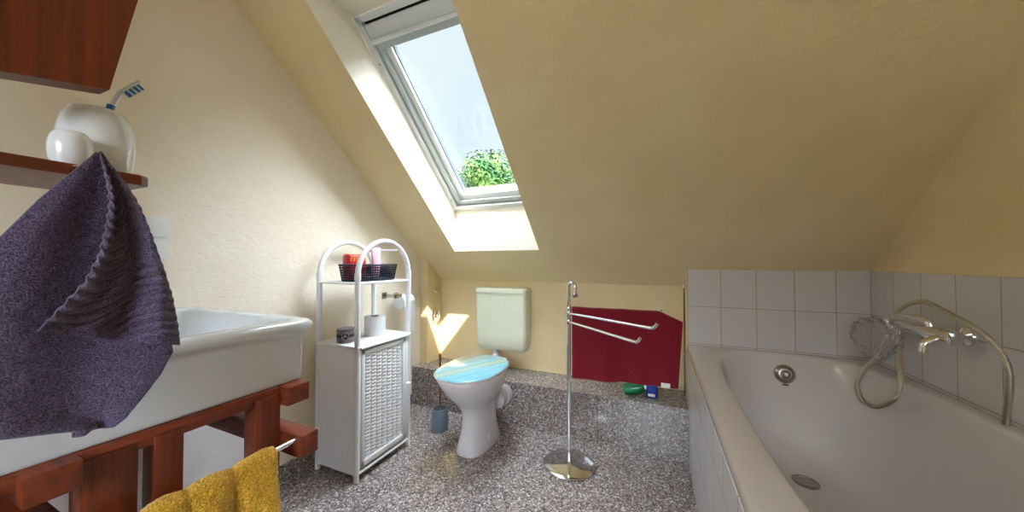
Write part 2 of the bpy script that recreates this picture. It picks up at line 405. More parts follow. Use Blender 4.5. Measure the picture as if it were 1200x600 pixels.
# granite ledge along the knee wall (two slabs with a joint), skirting on the left wall
YL = 1.879; HL = .262
bm = bmesh.new(); box(bm, XL+.001, .147, YL, YB-.001, .0, HL)
box(bm, XL+.001, .147, YL-.005, YB-.002, HL-.006, HL+.001); struct('trim_2', bm, M_GRAN, smooth=False)
bm = bmesh.new(); box(bm, -.3005, -.2965, YL-.0015, YL+.004, .001, HL-.0065); struct('trim_8', bm, M_GROUT, smooth=False)
bm = bmesh.new(); box(bm, XL, XL+.012, YF, YL-.001, .0, .065, .002); struct('baseboard_left', bm, M_GRAN, smooth=False)
# boxed-in pipe in the left corner
bm = bmesh.new(); y = 1.964
loft(bm, [[(XL+.001, y, HL+.001), (XL+.001, YB-.001, HL+.001), (XL+.001, YB-.001, zs(YB)-.001), (XL+.001, y, zs(y)-.001)],
          [(-1.52, y, HL+.001), (-1.52, YB-.001, HL+.001), (-1.52, YB-.001, zs(YB)-.001), (-1.52, y, zs(y)-.001)]])
struct('trim_3', bm, M_WALL, smooth=False)
# tiled box between knee wall and tub, with its cream side
YT = 2.025
bm = bmesh.new(); ytt = YT+.008
loft(bm, [[(x, ytt, .0), (x, YB-.001, .0), (x, YB-.001, zs(YB)-.001), (x, ytt, zs(ytt)-.001)] for x in (.152, XR-.001)])
struct('trim_4', bm, M_WALL, smooth=False)
bm = bmesh.new(); box(bm, .158, XR-.009, YT, ytt-.0005, .5, .957, .001); struct('trim_5', bm, M_TILEB, smooth=False)
bm = bmesh.new(); box(bm, XR-.008, XR-.0005, -.3, ytt-.001, .5, .957, .001); struct('trim_6', bm, M_TILER, smooth=False)
# tiled apron of the tub
bm = bmesh.new(); box(bm, .148, .172, .30, YT+.007, 0, .532, .001); box(bm, .172, XR-.01, .30, .32, 0, .532)
struct('trim_7', bm, M_TILEP, smooth=False)

# ---------------------------------------------------------------- bathtub
tub = thing('bathtub', (.53, 1.17, 0), 'white enamelled bathtub built in behind the tiled apron on the right', 'bathtub')
bx0, bx1, by0, by1 = .150, XR-.009, .315, YT-.001
bm = bmesh.new(); N = 96
def tubring(z, ax, ay, n, sx=0, sy=0):
    return sell(.540+sx, 1.2+sy, z, ax, ay, n, N)
def outer(z, ins, r):
    # rounded rectangle sampled at the same angles as the superellipse rings
    return sell((bx0+bx1)/2, (by0+by1)/2, z, (bx1-bx0)/2-ins, (by1-by0)/2-ins, 40, N)
rings = [outer(.533, 0.0, 0), outer(.548, 0, 0), outer(.556, .004, 0), outer(.559, .012, 0),
         tubring(.559, .312, .795, 3.6), tubring(.557, .303, .786, 3.5), tubring(.548, .296, .778, 3.5), tubring(.52, .290, .768, 3.4),
         tubring(.42, .276, .735, 3.3, 0, -.005), tubring(.30, .258, .69, 3.3, 0, -.012), tubring(.20, .235, .64, 3.2, 0, -.02),
         tubring(.155, .205, .59, 3.0, 0, -.02), tubring(.138, .165, .53, 2.8, 0, -.02), tubring(.133, .10, .42, 2.5, 0, -.02), tubring(.131, .02, .1, 2, 0, -.02)]
loft(bm, rings, cap0=False)
shell = build('tub_shell', bm, M_TUB, tub, angle=50)
shell.modifiers.new('s', 'SUBSURF').levels = 1; shell.modifiers['s'].render_levels = 1
bm = bmesh.new(); c = Vector((.553, 1.935, .475)); M = Matrix.Rotation(R(78), 4, 'X')
lathe(bm, [(.041, -.01), (.042, .0), (.039, .006), (.028, .012), (.026, .008), (.018, .009), (.007, .019), (.004, .019)], c, 32, M)
build('overflow_knob', bm, M_STEEL, tub)
bm = bmesh.new(); box(bm, c.x-.012, c.x+.012, c.y-.012, c.y+.006, c.z-.05, c.z-.046, .001); build('overflow_slot', bm, M_DARK, tub)
bm = bmesh.new(); lathe(bm, [(.043, .134), (.043, .140), (.039, .142), (.033, .139), (.012, .140), (.001, .141)], (.535, 1.66, .0), 32)
build('drain', bm, M_STEEL, tub)

# ---------------------------------------------------------------- washbasin and its wooden stand
SY0, SY1, SXF = .03, .655, -.945
sink = thing('washbasin', (-1.27, .34, .661), 'large rectangular white ceramic washbasin with rolled rim on a red wooden stand', 'washbasin')
bm = bmesh.new()
def sr(z, o, r): return rrect(XL+.003+max(0, -o) if o < 0 else XL+.003, SXF+o, SY0-o, SY1+o, z, max(r, .004), 6)
rings = [sr(.662, -.004, .02), sr(.668, 0, .024), sr(.785, .002, .026), sr(.797, .008, .03), sr(.803, .018, .036), sr(.812, .023, .04), sr(.824, .022, .04), sr(.832, .014, .035), sr(.834, .004, .03)]
def si(z, o, r): return rrect(XL+.035+o, SXF-.03-o, SY0+.03+o, SY1-.03-o, z, r, 6)
rings += [si(.834, -.012, .03), si(.830, -.004, .034), si(.822, .002, .036), si(.76, .012, .045), si(.71, .022, .05), si(.692, .045, .06), si(.688, .10, .08), si(.684, .2, .05)]
loft(bm, rings)
build('basin', bm, M_SINK, sink, angle=50)
bm = bmesh.new(); lathe(bm, [(.028, .686), (.028, .690), (.022, .691), (.02, .688), (.001, .688)], (-1.25, .34, 0), 24); build('drain', bm, M_CHR, sink)

st = thing('washbasin_stand', (-1.25, .33, 0), 'red stained wooden stand carrying the washbasin, with crossbars and a chrome towel rod', 'washstand')
XF = -.93
def post(y0, y1, t=.05, x=XF, z1=.646):
    bm = bmesh.new(); box(bm, x-t, x, y0, y1, 0, z1, .002); return build('post', bm, M_WOODZ, st)
post(.517, .577); post(.332, .378, .05); post(.238, .31, .05)
post(.10, .16)
bm = bmesh.new(); box(bm, XF-.052, XF-.004, .03, .578, .630, .6605, .002); build('front_rail', bm, M_WOODY, st)
bm = bmesh.new(); box(bm, XL+.012, XL+.06, .03, .64, .61, .6605, .002); build('rear_rail', bm, M_WOODY, st)
for (x1, y0, y1, z0, z1) in ((-.905, .580, .640, .612, .661), (-.850, .580, .628, .486, .543)):
    bm = bmesh.new(); box(bm, XL+.014, x1, y0, y1, z0, z1, .002); build('crossbar', bm, M_WOODX, st)
for (x1, y0, y1, z0, z1) in ((-.905, .175, .235, .612, .661), (-.850, .185, .235, .486, .543)):
    bm = bmesh.new(); box(bm, XL+.014, x1, y0, y1, z0, z1, .002); build('crossbar', bm, M_WOODX, st)
for y0 in (.558, .10):
    bm = bmesh.new(); box(bm, XL+.014, XL+.064, y0, y0+.05, 0, .6095, .002); build('post', bm, M_WOODZ, st)
bm = bmesh.new(); RODX, RODZ = -.872, .530
tube(bm, [(RODX, .583, RODZ), (RODX, .232, RODZ)], .006, 16); tube(bm, [(RODX, .19, RODZ), (RODX, -.05, RODZ)], .006, 16)
build('towel_rod', bm, M_CHR, st)

# ---------------------------------------------------------------- towels
def cloth(fn, nu, nv, th):
    """two-sided cloth: fn(u,v) gives the middle surface"""
    t = bmesh.new(); grid(t, fn, nu, nv)
    bmesh.ops.recalc_face_normals(t, faces=t.faces)
    bmesh.ops.solidify(t, geom=list(t.faces), thickness=th)
    return t
def cloth_x(fn, nu, nv, th):
    t = bmesh.new()
    A = [[t.verts.new(fn(i/nu, j/nv)) for j in range(nv+1)] for i in range(nu+1)]
    B = [[t.verts.new(v.co-Vector((th, 0, 0))) for v in r] for r in A]
    for G in (A, B):
        for i in range(nu):
            for j in range(nv): t.faces.new((G[i][j], G[i+1][j], G[i+1][j+1], G[i][j+1]))
    E1 = [A[i][0] for i in range(nu+1)]+[A[nu][j] for j in range(1, nv+1)]+[A[i][nv] for i in range(nu-1, -1, -1)]+[A[0][j] for j in range(nv-1, 0, -1)]
    E2 = [B[i][0] for i in range(nu+1)]+[B[nu][j] for j in range(1, nv+1)]+[B[i][nv] for i in range(nu-1, -1, -1)]+[B[0][j] for j in range(nv-1, 0, -1)]
    n = len(E1)
    for k in range(n): t.faces.new((E1[k], E1[(k+1) % n], E2[(k+1) % n], E2[k]))
    return t
def mustard(u, v):
    y = .525-u*.44                           # along the rod
    w_ = u+.025*math.sin(u*13+1); fold = .020*abs(math.sin(w_*17))**.7+.006*math.sin(u*29)+.005*math.sin(u*47+1)
    s = (v-.42)*.74                          # arc length over the rod
    w_ = u+.025*math.sin(u*13+1); r = .014+.008*abs(math.sin(w_*17))**.7
    if abs(s) < r*math.pi/2:
        a = s/r; x = RODX+r*math.sin(a); z = RODZ-.006+r*math.cos(a)
    else:
        sg = 1 if s > 0 else -1; d = abs(s)-r*math.pi/2
        x = RODX+sg*(r+min(d*.10, .012)+fold*min(1, d*7)*sg*.9); z = RODZ-.006-d
        y += (.03*(d/.3))*(.5-u)*-1.0
    return Vector((x, y, z))
bm = cloth(mustard, 200, 280, .006)
bm.normal_update()
for v in bm.verts:
    p = v.co
    v.co = p+v.normal*(noise.noise(p*60)*.0016+noise.noise(p*220)*.0024)
tag(build('towel', bm, M_MUST, loc=(RODX, .3, .3), angle=180), 'mustard yellow terry towel folded over the chrome rod below the washbasin', 'towel')

# burgundy towel on the third arm of the free-standing rack
PX, PY = -.395, 1.62
A3 = Vector((1, .03, 0)).normalized(); ZA = .775
def redt(u, v):
    L = .50; d = u*L+.018
    r = .010
    droop = max(0, d-.41); ztop = ZA+.004-droop*.40
    zbot = .428+.014*u
    s = (v-.5)*2; drop = ztop-zbot
    s *= drop
    side = Vector((A3.y, -A3.x, 0))
    base = Vector((PX, PY, 0))+A3*(d-droop*.12)
    if abs(s) < r*1.57: off = r*math.sin(s/r); z = ztop+r*math.cos(s/r)-r
    else:
        sg = 1 if s > 0 else -1; dd = abs(s)-r*1.57
        off = sg*(r+.01*math.sin(u*9)*dd*2+.008*math.sin(u*21+1)*dd*2+.012*dd); z = ztop-r-dd
    k = (.05+droop*.3)*(ztop-z)*u*u*.9
    p = base+side*off-A3*k
    p.z = z + noise.noise(Vector((d*14, s*10, 0)))*.002
    p += side*noise.noise(Vector((d*8, z*7, 3)))*.008
    return p
bm = cloth(redt, 90, 120, .005)
rt = thing('towel', (PX+.2, PY, .42), 'burgundy terry towel hanging over the chrome towel rack in front of the knee wall', 'towel')
build('cloth', bm, M_RED, rt, angle=180)
bm = bmesh.new(); p = redt(.865, .975)
box(bm, p.x-.018, p.x+.018, p.y-.0095, p.y-.0065, p.z-.014, p.z+.006, .001)
build('care_tag', bm, M_WHPL, rt)

# dark purple towel hanging by the shelf: ribbed outer face, folded
HK = Vector((-.80, .218, 1.174))
def lerp_tab(tab, z):
    if z >= tab[0][1]: return tab[0][0]
    for (y0, z0), (y1, z1) in zip(tab[:-1], tab[1:]):
        if z >= z1: return y0+(y1-y0)*(z0-z)/(z0-z1)
    return tab[-1][0]
TR = [(.219, 1.174), (.229, 1.153), (.243, 1.129), (.258, 1.089), (.271, 1.046), (.286, .995), (.300, .942), (.309, .887), (.313, .835), (.294, .799), (.273, .77), (.253, .742), (.24, .733)]
TL = [(.217, 1.174), (.221, 1.131), (.222, 1.097), (.218, 1.05), (.211, 1.009), (.198, .969), (.180, .94), (.155, .90), (.14, .85)]
TB = [(.215, 1.174), (.195, 1.14), (.165, 1.09), (.135, 1.03), (.11, .95), (.09, .85), (.085, .79), (.12, .765), (.20, .742)]
def purple(u, v):
    zb_ = .905*(1-u)+.850*u
    z = HK.z-v*(HK.z-zb_)
    l, r_ = lerp_tab(TL, z), lerp_tab(TR, z)
    y = l+(r_-l)*u
    amp = min(1, v*3)
    x = HK.x+.004*amp*(1-u)+.010*amp*math.sin(u*7.5+.9)+.006*amp*math.sin(u*15+v*2)
    ph_ = (z+.02*math.sin(u*5+.5))*2*math.pi/.0155
    rib = math.sin(ph_)*(1-.65*u**8) if v < .955 else 0
    x += .010*min(1, v*4)+.0042*rib*amp+noise.noise(Vector((x*130, y*130, z*130)))*.0012
    if v >= .955: x += .001
    return Vector((x, y, z+.0015*noise.noise(Vector((y*50, z*50, 1)))))
def purple_b(u, v):
    z = HK.z-.003-v*(HK.z-.736)
    l, r_ = lerp_tab(TB, z), lerp_tab(TR, z)
    y = l+(r_-l)*u; amp = min(1, v*3)
    x = HK.x-.024*amp+.008*math.sin(u*8)*amp+noise.noise(Vector((y*90, z*90, 5)))*.0015
    if z < .86: x += .012*min(1, (.86-z)*12)
    return Vector((x, y, z))
tw = thing('towel', (HK.x, HK.y, HK.z-.43), 'dark purple ribbed terry towel hanging in front of the washbasin at the left edge', 'towel')
bm = cloth_x(purple, 60, 420, .005); build('front_layer', bm, M_PURP, tw, angle=180)
bm = cloth_x(purple_b, 50, 140, .005); build('back_layer', bm, M_PURP, tw, angle=180)

# ---------------------------------------------------------------- shelf group at the left edge
sh = thing('wall_shelf', (-.93, .0, 1.137), 'short mahogany shelf board with a slanted corner at the left edge above the washbasin', 'shelf')
bm = bmesh.new(); sz0, sz1 = 1.138, 1.156
prof = [(-1.06, -.28), (-.85, -.28), (-.85, .280), (-.858, .291), (-1.05, .291), (-1.06, .285)]
loft(bm, [[(x, y, sz0) for x, y in prof], [(x, y, sz1-.003) for x, y in prof], [(x*.998-.0015, y*.99, sz1) for x, y in prof]])
build('board', bm, M_WOODY, sh)
bm = bmesh.new(); tube(bm, catmull([(-.852, .20, 1.150), (-.83, .205, 1.150), (-.808, .21, 1.152), (-.808, .213, 1.158), (-.807, .215, 1.164)], 5), .0025, 10); build('hook', bm, M_CHR, sh)
bm = bmesh.new(); box(bm, -1.2, -1.062, -.30, -.16, 0, ZC-.001, .004)
tag(build('timber_post', bm, M_WOODZ, loc=(-1.13, -.23, 0)), 'mahogany stained timber post behind the shelf', 'post')
bm = bmesh.new()                              # brace leaning up from its cut lower end
d = Vector((0, .176, 1)).normalized(); lo = Vector((0, .240, 1.293)); k = (2.30-1.293)/d.z
P = [(.240, 1.293), (.10, 1.262), (.10+d.y*k*1.02, 2.30), (.240+d.y*k, 2.30)]
loft(bm, [[(x, a, b) for a, b in P] for x in (-.89, -.85)])
tag(build('timber_brace', bm, M_WOODZ, loc=(-.87, .17, 1.26), smooth=False), 'dark red timber brace with a cut lower end at the top left', 'timber beam')

def cup(c, r, h, name, label, cat):
    t = thing(name, c, label, cat)
    bm = bmesh.new()
    lathe(bm, [(r*.82, .0), (r*.87, .003), (r*.95, h*.22), (r, h*.45), (r*.97, h*.66), (r*.88, h*.84), (r*.74, h*.95), (r*.62, h), (r*.54, h*.985), (r*.62, h*.9), (r*.85, h*.6), (r*.78, .01), (.001, .008)], c, 40)
    build('body', bm, M_CER, t); return t
cup(Vector((-.935, .250, sz1+.001)), .0475, .120, 'toothbrush_cup', 'white rounded ceramic toothbrush cup standing on the mahogany shelf', 'cup')
cup(Vector((-.874, .206, sz1+.001)), .0235, .055, 'cup', 'smaller white cup on the mahogany shelf in front of the toothbrush cup', 'cup')
tb = thing('toothbrush', (-.935, .243, sz1+.02), 'blue and white toothbrush leaning out of the white cup', 'toothbrush')
M_TBW = plain('toothbrush_white', srgb(225, 232, 238), .3); M_TBB = plain('toothbrush_blue', srgb(20, 110, 190), .35); M_BRW = plain('bristle_pale', srgb(196, 222, 240), .7)
p0 = Vector((-.935, .243, sz1+.02)); p1 = Vector((-.930, .265, 1.292)); p2 = Vector((-.929, .277, 1.323)); p3 = Vector((-.926, .300, 1.353))
bm = bmesh.new(); tube(bm, catmull([p0, p0.lerp(p1, .6), p1], 6), lambda t: .0055, 10); build('grip', bm, M_TBB, tb)
bm = bmesh.new(); tube(bm, catmull([p1+Vector((0, 0, -.004)), p1.lerp(p2, .5), p2, p2.lerp(p3, .5), p3], 6), lambda t: .0042 if t < .5 else .0036, 10)
build('neck', bm, M_TBW, tb)
ax = (p3-p2).normalized(); nv = Vector((.1, 1, -.75)); nv = (nv-ax*nv.dot(ax)).normalized(); sv = ax.cross(nv)
bl = bmesh.new(); wh = bmesh.new()
for i in range(7):
    for j in (-1.5, -.5, .5, 1.5):
        b = p2+ax*(.004+i*.0042)+sv*j*.0026
        tube(bl if i % 2 == 0 else wh, [b, b+nv*.0125], .0019, 6)
build('blue_bristles', bl, M_TBB, tb); build('pale_bristles', wh, M_BRW, tb)
bm = bmesh.new(); t = bmesh.new(); box(t, -.0065, .0065, -.016, .016, -.0022, .0022, .002)
M = Matrix((( sv.x, ax.x, nv.x, 0), (sv.y, ax.y, nv.y, 0), (sv.z, ax.z, nv.z, 0), (0, 0, 0, 1)))
t.transform(M); t.transform(Matrix.Translation(p2+ax*.016)); join(bm, t); build('head', bm, M_TBW, tb)

# light switch on the left wall
sw = thing('light_switch', (XL, .545, 1.005), 'white double light switch on the cream wall beside the purple towel', 'light switch')
bm = bmesh.new(); box(bm, XL+.0005, XL+.009, .500, .590, 1.003, 1.161, .003); build('frame', bm, M_WHPL, sw)
for z in (1.008, 1.085):
    bm = bmesh.new(); box(bm, XL+.009, XL+.014, .506, .584, z, z+.071, .003); build('rocker', bm, M_WHPL, sw)

# ---------------------------------------------------------------- wicker bathroom cabinet
CX0, CX1, CY0, CY1 = -1.52, -1.24, 1.10, 1.465
cab = thing('bathroom_cabinet', ((CX0+CX1)/2, (CY0+CY1)/2, 0), 'white rattan style bathroom cabinet with arched top and woven door by the left wall', 'cabinet')
pr = .0125
for x in (CX0+pr, CX1-pr):
    bm = bmesh.new(); yc = (CY0+CY1)/2; rr = (CY1-CY0)/2-pr; zc = 1.104-rr
    pts = [(x, CY0+pr, 0), (x, CY0+pr, .4), (x, CY0+pr, .8)]+[(x, yc-rr*math.cos(R(a)), zc+rr*math.sin(R(a))) for a in range(0, 181, 10)]+[(x, CY1-pr, .8), (x, CY1-pr, .4), (x, CY1-pr, 0)]
    tube(bm, pts, pr, 14); build('arch_frame', bm, M_WHP, cab)
    for yy in (CY0+pr, CY1-pr):
        bm = bmesh.new(); tube(bm, [(x, yy, zc-.02), (x, yy, zc+.012)], pr+.002, 14); build('binding', bm, M_WHP, cab)
bm = bmesh.new(); yy = CY1-pr-.02; tube(bm, [(CX0+pr, yy-.02, 1.062), (CX1-pr, yy-.02, 1.062)], .006, 10); build('cross_rod', bm, M_WHP, cab)
bm = bmesh.new(); box(bm, CX0+.004, CX1-.004, CY0+.004, CY1-.004, .893, .903, .003); build('shelf', bm, M_WHP, cab)
bm = bmesh.new(); box(bm, CX0+.002, CX1+.002, CY0+.002, CY1-.002, .598, .612, .004)
tube(bm, [(CX1-.002, CY0+.02, .602), (CX1-.002, CY1-.02, .602)], .009, 10); build('top_board', bm, M_WHP, cab)
bm = bmesh.new(); box(bm, CX0+.012, CX1-.014, CY0+.008, CY0+.014, .035, .598, .001); build('side_panel', bm, M_WHP, cab)
bm = bmesh.new(); box(bm, CX0+.012, CX1-.014, CY1-.014, CY1-.008, .035, .598, .001); build('side_panel', bm, M_WHP, cab)
bm = bmesh.new(); box(bm, CX0+.004, CX0+.01, CY0+.012, CY1-.012, .035, .598, .001); build('back_panel', bm, M_WHP, cab)
bm = bmesh.new(); box(bm, CX0+.012, CX1-.006, CY0+.012, CY1-.012, .03, .04, .001)
tube(bm, [(CX0+.02, CY0+.010, .035), (CX1-.01, CY0+.010, .035)], .008, 10)
tube(bm, [(CX1-.008, CY0+.02, .035), (CX1-.008, CY1-.02, .035)], .008, 10); build('bottom_board', bm, M_WHP, cab)
door = bmesh.new(); dx0, dx1 = CX1-.014, CX1-.001; dy0, dy1, dz0, dz1 = CY0+.03, CY1-.045, .052, .588
for a in ((dy0, dy1, dz0, dz0+.03), (dy0, dy1, dz1-.022, dz1), (dy0, dy0+.02, dz0, dz1), (dy1-.02, dy1, dz0, dz1)):
    box(door, dx0, dx1, a[0], a[1], a[2], a[3], .004)
door = build('door', door, M_WHP, cab)
def weave(u, v):
    y = dy0+.018+u*(dy1-dy0-.036); z = dz0+.028+v*(dz1-dz0-.048)
    cw, chh = .034, .0165
    i = math.floor(y/cw); fy = y/cw-i; 
    zz = z+ (0 if i % 2 else chh/2)
    j = math.floor(zz/chh); fz = zz/chh-j
    h = .0055*math.sin(math.pi*fz)**.6*(.35+.65*math.sin(math.pi*fy))
    h -= .004 if (fy < .07 or fy > .93) and (j % 2 == 0) else 0
    return Vector((CX1-.0095+h, y, z))
bm = bmesh.new(); grid(bm, weave, 150, 330); build('woven_panel', bm, M_WHP, door, angle=180)
bm = bmesh.new(); lathe(bm, [(.004, 0), (.004, .012), (.008, .016), (.009, .021), (.006, .026), (.001, .027)], (CX1-.008, CY1-.028, .34), 20, RY90); build('knob', bm, M_WHP, door)
bm = bmesh.new(); box(bm, CX1-.016, CX1-.004, CY1-.043, CY1-.02, .045, .598, .002); build('stile', bm, M_WHP, cab)
bm = bmesh.new(); box(bm, CX1-.016, CX1-.004, CY0+.02, CY0+.028, .045, .598, .001); build('stile', bm, M_WHP, cab)

# basket on the arched shelf
bz = .904; bc = Vector((-1.37, 1.29, bz))
bk = thing('storage_basket', bc, 'dark woven oval basket on the top shelf of the white cabinet', 'basket')
def oval(z, a, b, N=96): return sell(bc.x, bc.y, z, a, b, 2.6, N)
bm = bmesh.new()
NR = 7; BH = .072
for i in range(NR):
    t_ = i/(NR-1); a = .088+.012*t_; b = .138+.012*t_; z = bz+.006+BH*t_
    ring = oval(z, a, b, 72)
    P = [Vector(p) for p in ring]; hw = .0037
    for k in range(72):
        q0, q1 = P[k], P[(k+1) % 72]; n0 = (q0-bc); n0.z = 0; n0.normalize(); n1 = (q1-bc); n1.z = 0; n1.normalize()
        o0 = .0012*(1 if (k+i) % 2 else -1); o1 = .0012*(1 if (k+1+i) % 2 else -1)
        a0, a1 = q0+n0*o0, q1+n1*o1
        up = Vector((0, 0, hw))
        quad(bm, a0-up, a1-up, a1+up, a0+up)
for k in range(72):
    if k % 1: continue
    r0 = oval(bz+.002, .088, .138, 72)[k]; r1 = oval(bz+.006+BH, .100, .150, 72)[k]
    p, q_ = Vector(r0), Vector(r1); n = (p-bc); n.z = 0; n.normalize(); s = n.cross(Vector((0, 0, 1)))*.0022
    quad(bm, p-s, p+s, q_+s, q_-s)
bmesh.ops.solidify(bm, geom=list(bm.faces), thickness=.0014)
loft(bm, [oval(bz, .086, .136), oval(bz+.006, .089, .139)])
P = oval(bz+.008+BH, .100, .150, 72); tube(bm, P+[P[0]], .0045, 8)
build('woven_wall', bm, M_BASK, bk, angle=60)
# red packet with yellow print
M_REDP = plain('red_wrapper', srgb(190, 22, 44), .4, nscale=40, var=.15); M_YEL = plain('yellow_print', srgb(236, 186, 40), .4); M_PINK = plain('pink_tube', srgb(228, 176, 190), .35, nscale=90, var=.1)
pk = thing('wrapped_packet', (-1.39, 1.215, bz+.008), 'red packet with yellow print standing in the dark basket', 'packet')
bm = bmesh.new(); t = bmesh.new(); box(t, -.024, .024, -.055, .055, 0, .125, .014, 3)
for v in t.verts: v.co.x += .004*noise.noise(v.co*40); v.co.z += .005*noise.noise(v.co*25)
t.transform(Matrix.Translation((-1.39, 1.215, bz+.008))); join(bm, t); build('wrapper', bm, M_REDP, pk, angle=60)
bm = bmesh.new()
for i in range(6):                           # yellow lettering-like strokes along the top edge
    y = 1.170+i*.017; x = -1.3655
    box(bm, x-.0005, x+.0012, y, y+.004, bz+.099, bz+.119); box(bm, x-.0005, x+.0012, y, y+.012, bz+.115, bz+.119)
    if i % 2: box(bm, x-.0005, x+.0012, y, y+.011, bz+.106, bz+.109)
box(bm, -1.412, -1.368, 1.165, 1.265, bz+.1315, bz+.135, .002)
build('print', bm, M_YEL, pk, smooth=False)
pt = thing('cosmetic_tube', (-1.37, 1.335, bz+.008), 'pale pink cosmetic tube standing in the dark basket', 'tube')
bm = bmesh.new()
loft(bm, [sell(-1.37, 1.335, bz+.02+z, a, b, 2.2, 32) for z, a, b in ((0, .018, .018), (.01, .020, .020), (.08, .014, .027), (.145, .003, .033), (.153, .002, .033))])
build('tube_body', bm, M_PINK, pt)
bm = bmesh.new(); lathe(bm, [(.013, 0), (.0145, .002), (.0145, .012), (.012, .013)], (-1.37, 1.335, bz+.0075), 24); build('cap', bm, M_WHPL, pt)

# toilet roll and tin on the cabinet top
tr = thing('toilet_roll', (-1.375, 1.335, .6125), 'white toilet paper roll standing on the white cabinet top', 'toilet paper')
bm = bmesh.new(); lathe(bm, [(.021, 0), (.051, 0), (.053, .002), (.053, .096), (.051, .099), (.022, .099), (.0205, .097), (.0205, .003)], (-1.375, 1.335, .6125), 40); build('paper', bm, M_PAPER, tr)
bm = bmesh.new(); lathe(bm, [(.0204, 0.002), (.0204, .0985), (.0188, .0985), (.0188, .002)], (-1.375, 1.335, .6125), 24, cap0=False, cap1=False); build('core', bm, M_CARD, tr)
tc_ = Vector((-1.380, 1.158, .6125))
tn = thing('round_tin', tc_, 'grey patterned round tin with a black band and star emblem on the cabinet top', 'tin')
M_TIN = plain('tin_print', srgb(120, 112, 124), .3, metal=.5, nscale=220, var=.5); M_BLK = plain('black_print', srgb(18, 18, 20), .35); M_SIL = plain('silver_print', srgb(205, 205, 208), .25, metal=.6)
bm = bmesh.new(); lathe(bm, [(.038, 0), (.040, .002), (.040, .052), (.041, .053), (.041, .064), (.039, .066), (.001, .066)], tc_, 40); build('tin_body', bm, M_TIN, tn)
bm = bmesh.new(); lathe(bm, [(.0403, .026), (.0412, .027), (.0412, .040), (.0403, .041)], tc_, 40, cap0=False, cap1=False); build('band', bm, M_BLK, tn)
fd = Vector((.72, -.69, 0)).normalized(); E = Matrix((( -fd.y, 0, fd.x, 0), (fd.x, 0, fd.y, 0), (0, 1, 0, 0), (0, 0, 0, 1)))
ec = tc_+fd*.0405+Vector((0, 0, .034))
bm = bmesh.new(); lathe(bm, [(.0165, -.002), (.0165, .002), (.001, .002)], ec, 32, E); build('emblem_disc', bm, M_BLK, tn)
bm = bmesh.new()
ri = [Vector((.0148*math.cos(2*math.pi*k/32), .0148*math.sin(2*math.pi*k/32), .0025)) for k in range(33)]
t = bmesh.new(); tube(t, ri, .0013, 6); 
for a in (90, 210, 330):
    c_, s_ = math.cos(R(a)), math.sin(R(a))
    loft(t, [[(-s_*.003, c_*.003, .002), (s_*.003, -c_*.003, .002), (0, 0, .0042)], [(c_*.014-s_*.0004, s_*.014+c_*.0004, .002), (c_*.014+s_*.0004, s_*.014-c_*.0004, .002), (c_*.014, s_*.014, .0026)]])
join(bm, t, Matrix.Translation(ec) @ E); build('star_emblem', bm, M_SIL, tn)

# toilet paper holder on the wall, seen through the cabinet arch
ph = thing('toilet_paper_holder', (XL, 1.70, .70), 'chrome toilet paper holder with hanging roll on the left wall behind the cabinet', 'toilet paper holder')
hz = .785
bm = bmesh.new(); box(bm, XL+.0005, XL+.006, 1.59, 1.63, hz-.02, hz+.02, .002)
box(bm, XL+.004, XL+.10, 1.605, 1.615, hz-.011, hz+.011, .003); box(bm, XL+.088, XL+.10, 1.605, 1.665, hz-.011, hz+.011, .003); build('bracket', bm, M_STEEL, ph)
bm = bmesh.new(); lathe(bm, [(.020, 0), (.020, .012), (.016, .014), (.001, .014)], (XL+.072, 1.645, hz), 24, RX90); build('roll_end', bm, M_STEEL, ph)
bm = bmesh.new()
lathe(bm, [(.02, 0), (.046, 0), (.048, .003), (.048, .10), (.02, .10)], (XL+.070, 1.665, hz-.045), 32, RX90.inverted()); build('paper_roll', bm, M_PAPER, ph)
bm = bmesh.new(); grid(bm, lambda u, v: Vector((XL+.1185+.004*math.sin(v*3), 1.668+u*.094, hz-.04-v*.20)), 4, 12)
bmesh.ops.solidify(bm, geom=list(bm.faces), thickness=.001); build('hanging_sheet', bm, M_PAPER, ph)

# ---------------------------------------------------------------- toilet, cistern, brush
TX = -.905
to = thing('toilet', (TX, 1.6, 0), 'white floor standing toilet with a blue wood plank print lid', 'toilet')
def er(z, y0, y1, a, n=2.2, egg=-.06): return sell(TX, (y0+y1)/2, z, a, (y1-y0)/2, n, 56, -egg*-1)
bm = bmesh.new()
R_ = [er(0, 1.468, 1.80, .088, 2.6, 0), er(.012, 1.464, 1.80, .089, 2.6, 0), (er(.05, 1.474, 1.79, .079, 2.5, 0)), er(.11, 1.490, 1.78, .068, 2.4, 0), er(.17, 1.497, 1.78, .064, 2.4, 0),
      er(.215, 1.492, 1.785, .071, 2.4, 0), er(.25, 1.465, 1.79, .092, 2.3, 0), er(.29, 1.425, 1.795, .120, 2.2, 0), er(.33, 1.385, 1.80, .142, 2.2, 0), er(.37, 1.358, 1.80, .156, 2.2, 0), er(.392, 1.346, 1.80, .162, 2.2, 0), er(.400, 1.349, 1.80, .160, 2.2, 0)]
loft(bm, R_); build('bowl', bm, M_TOI, to, angle=60)
M_SEAT = plain('seat_grey_white', srgb(214, 204, 200), .25, var=.01)
bm = bmesh.new(); loft(bm, [er(.402, 1.345, 1.795, .160, 2.2, 0), er(.404, 1.339, 1.80, .165, 2.2, 0), er(.413, 1.339, 1.80, .165, 2.2, 0), er(.417, 1.345, 1.797, .160, 2.2, 0)]); build('seat', bm, M_SEAT, to, angle=60)
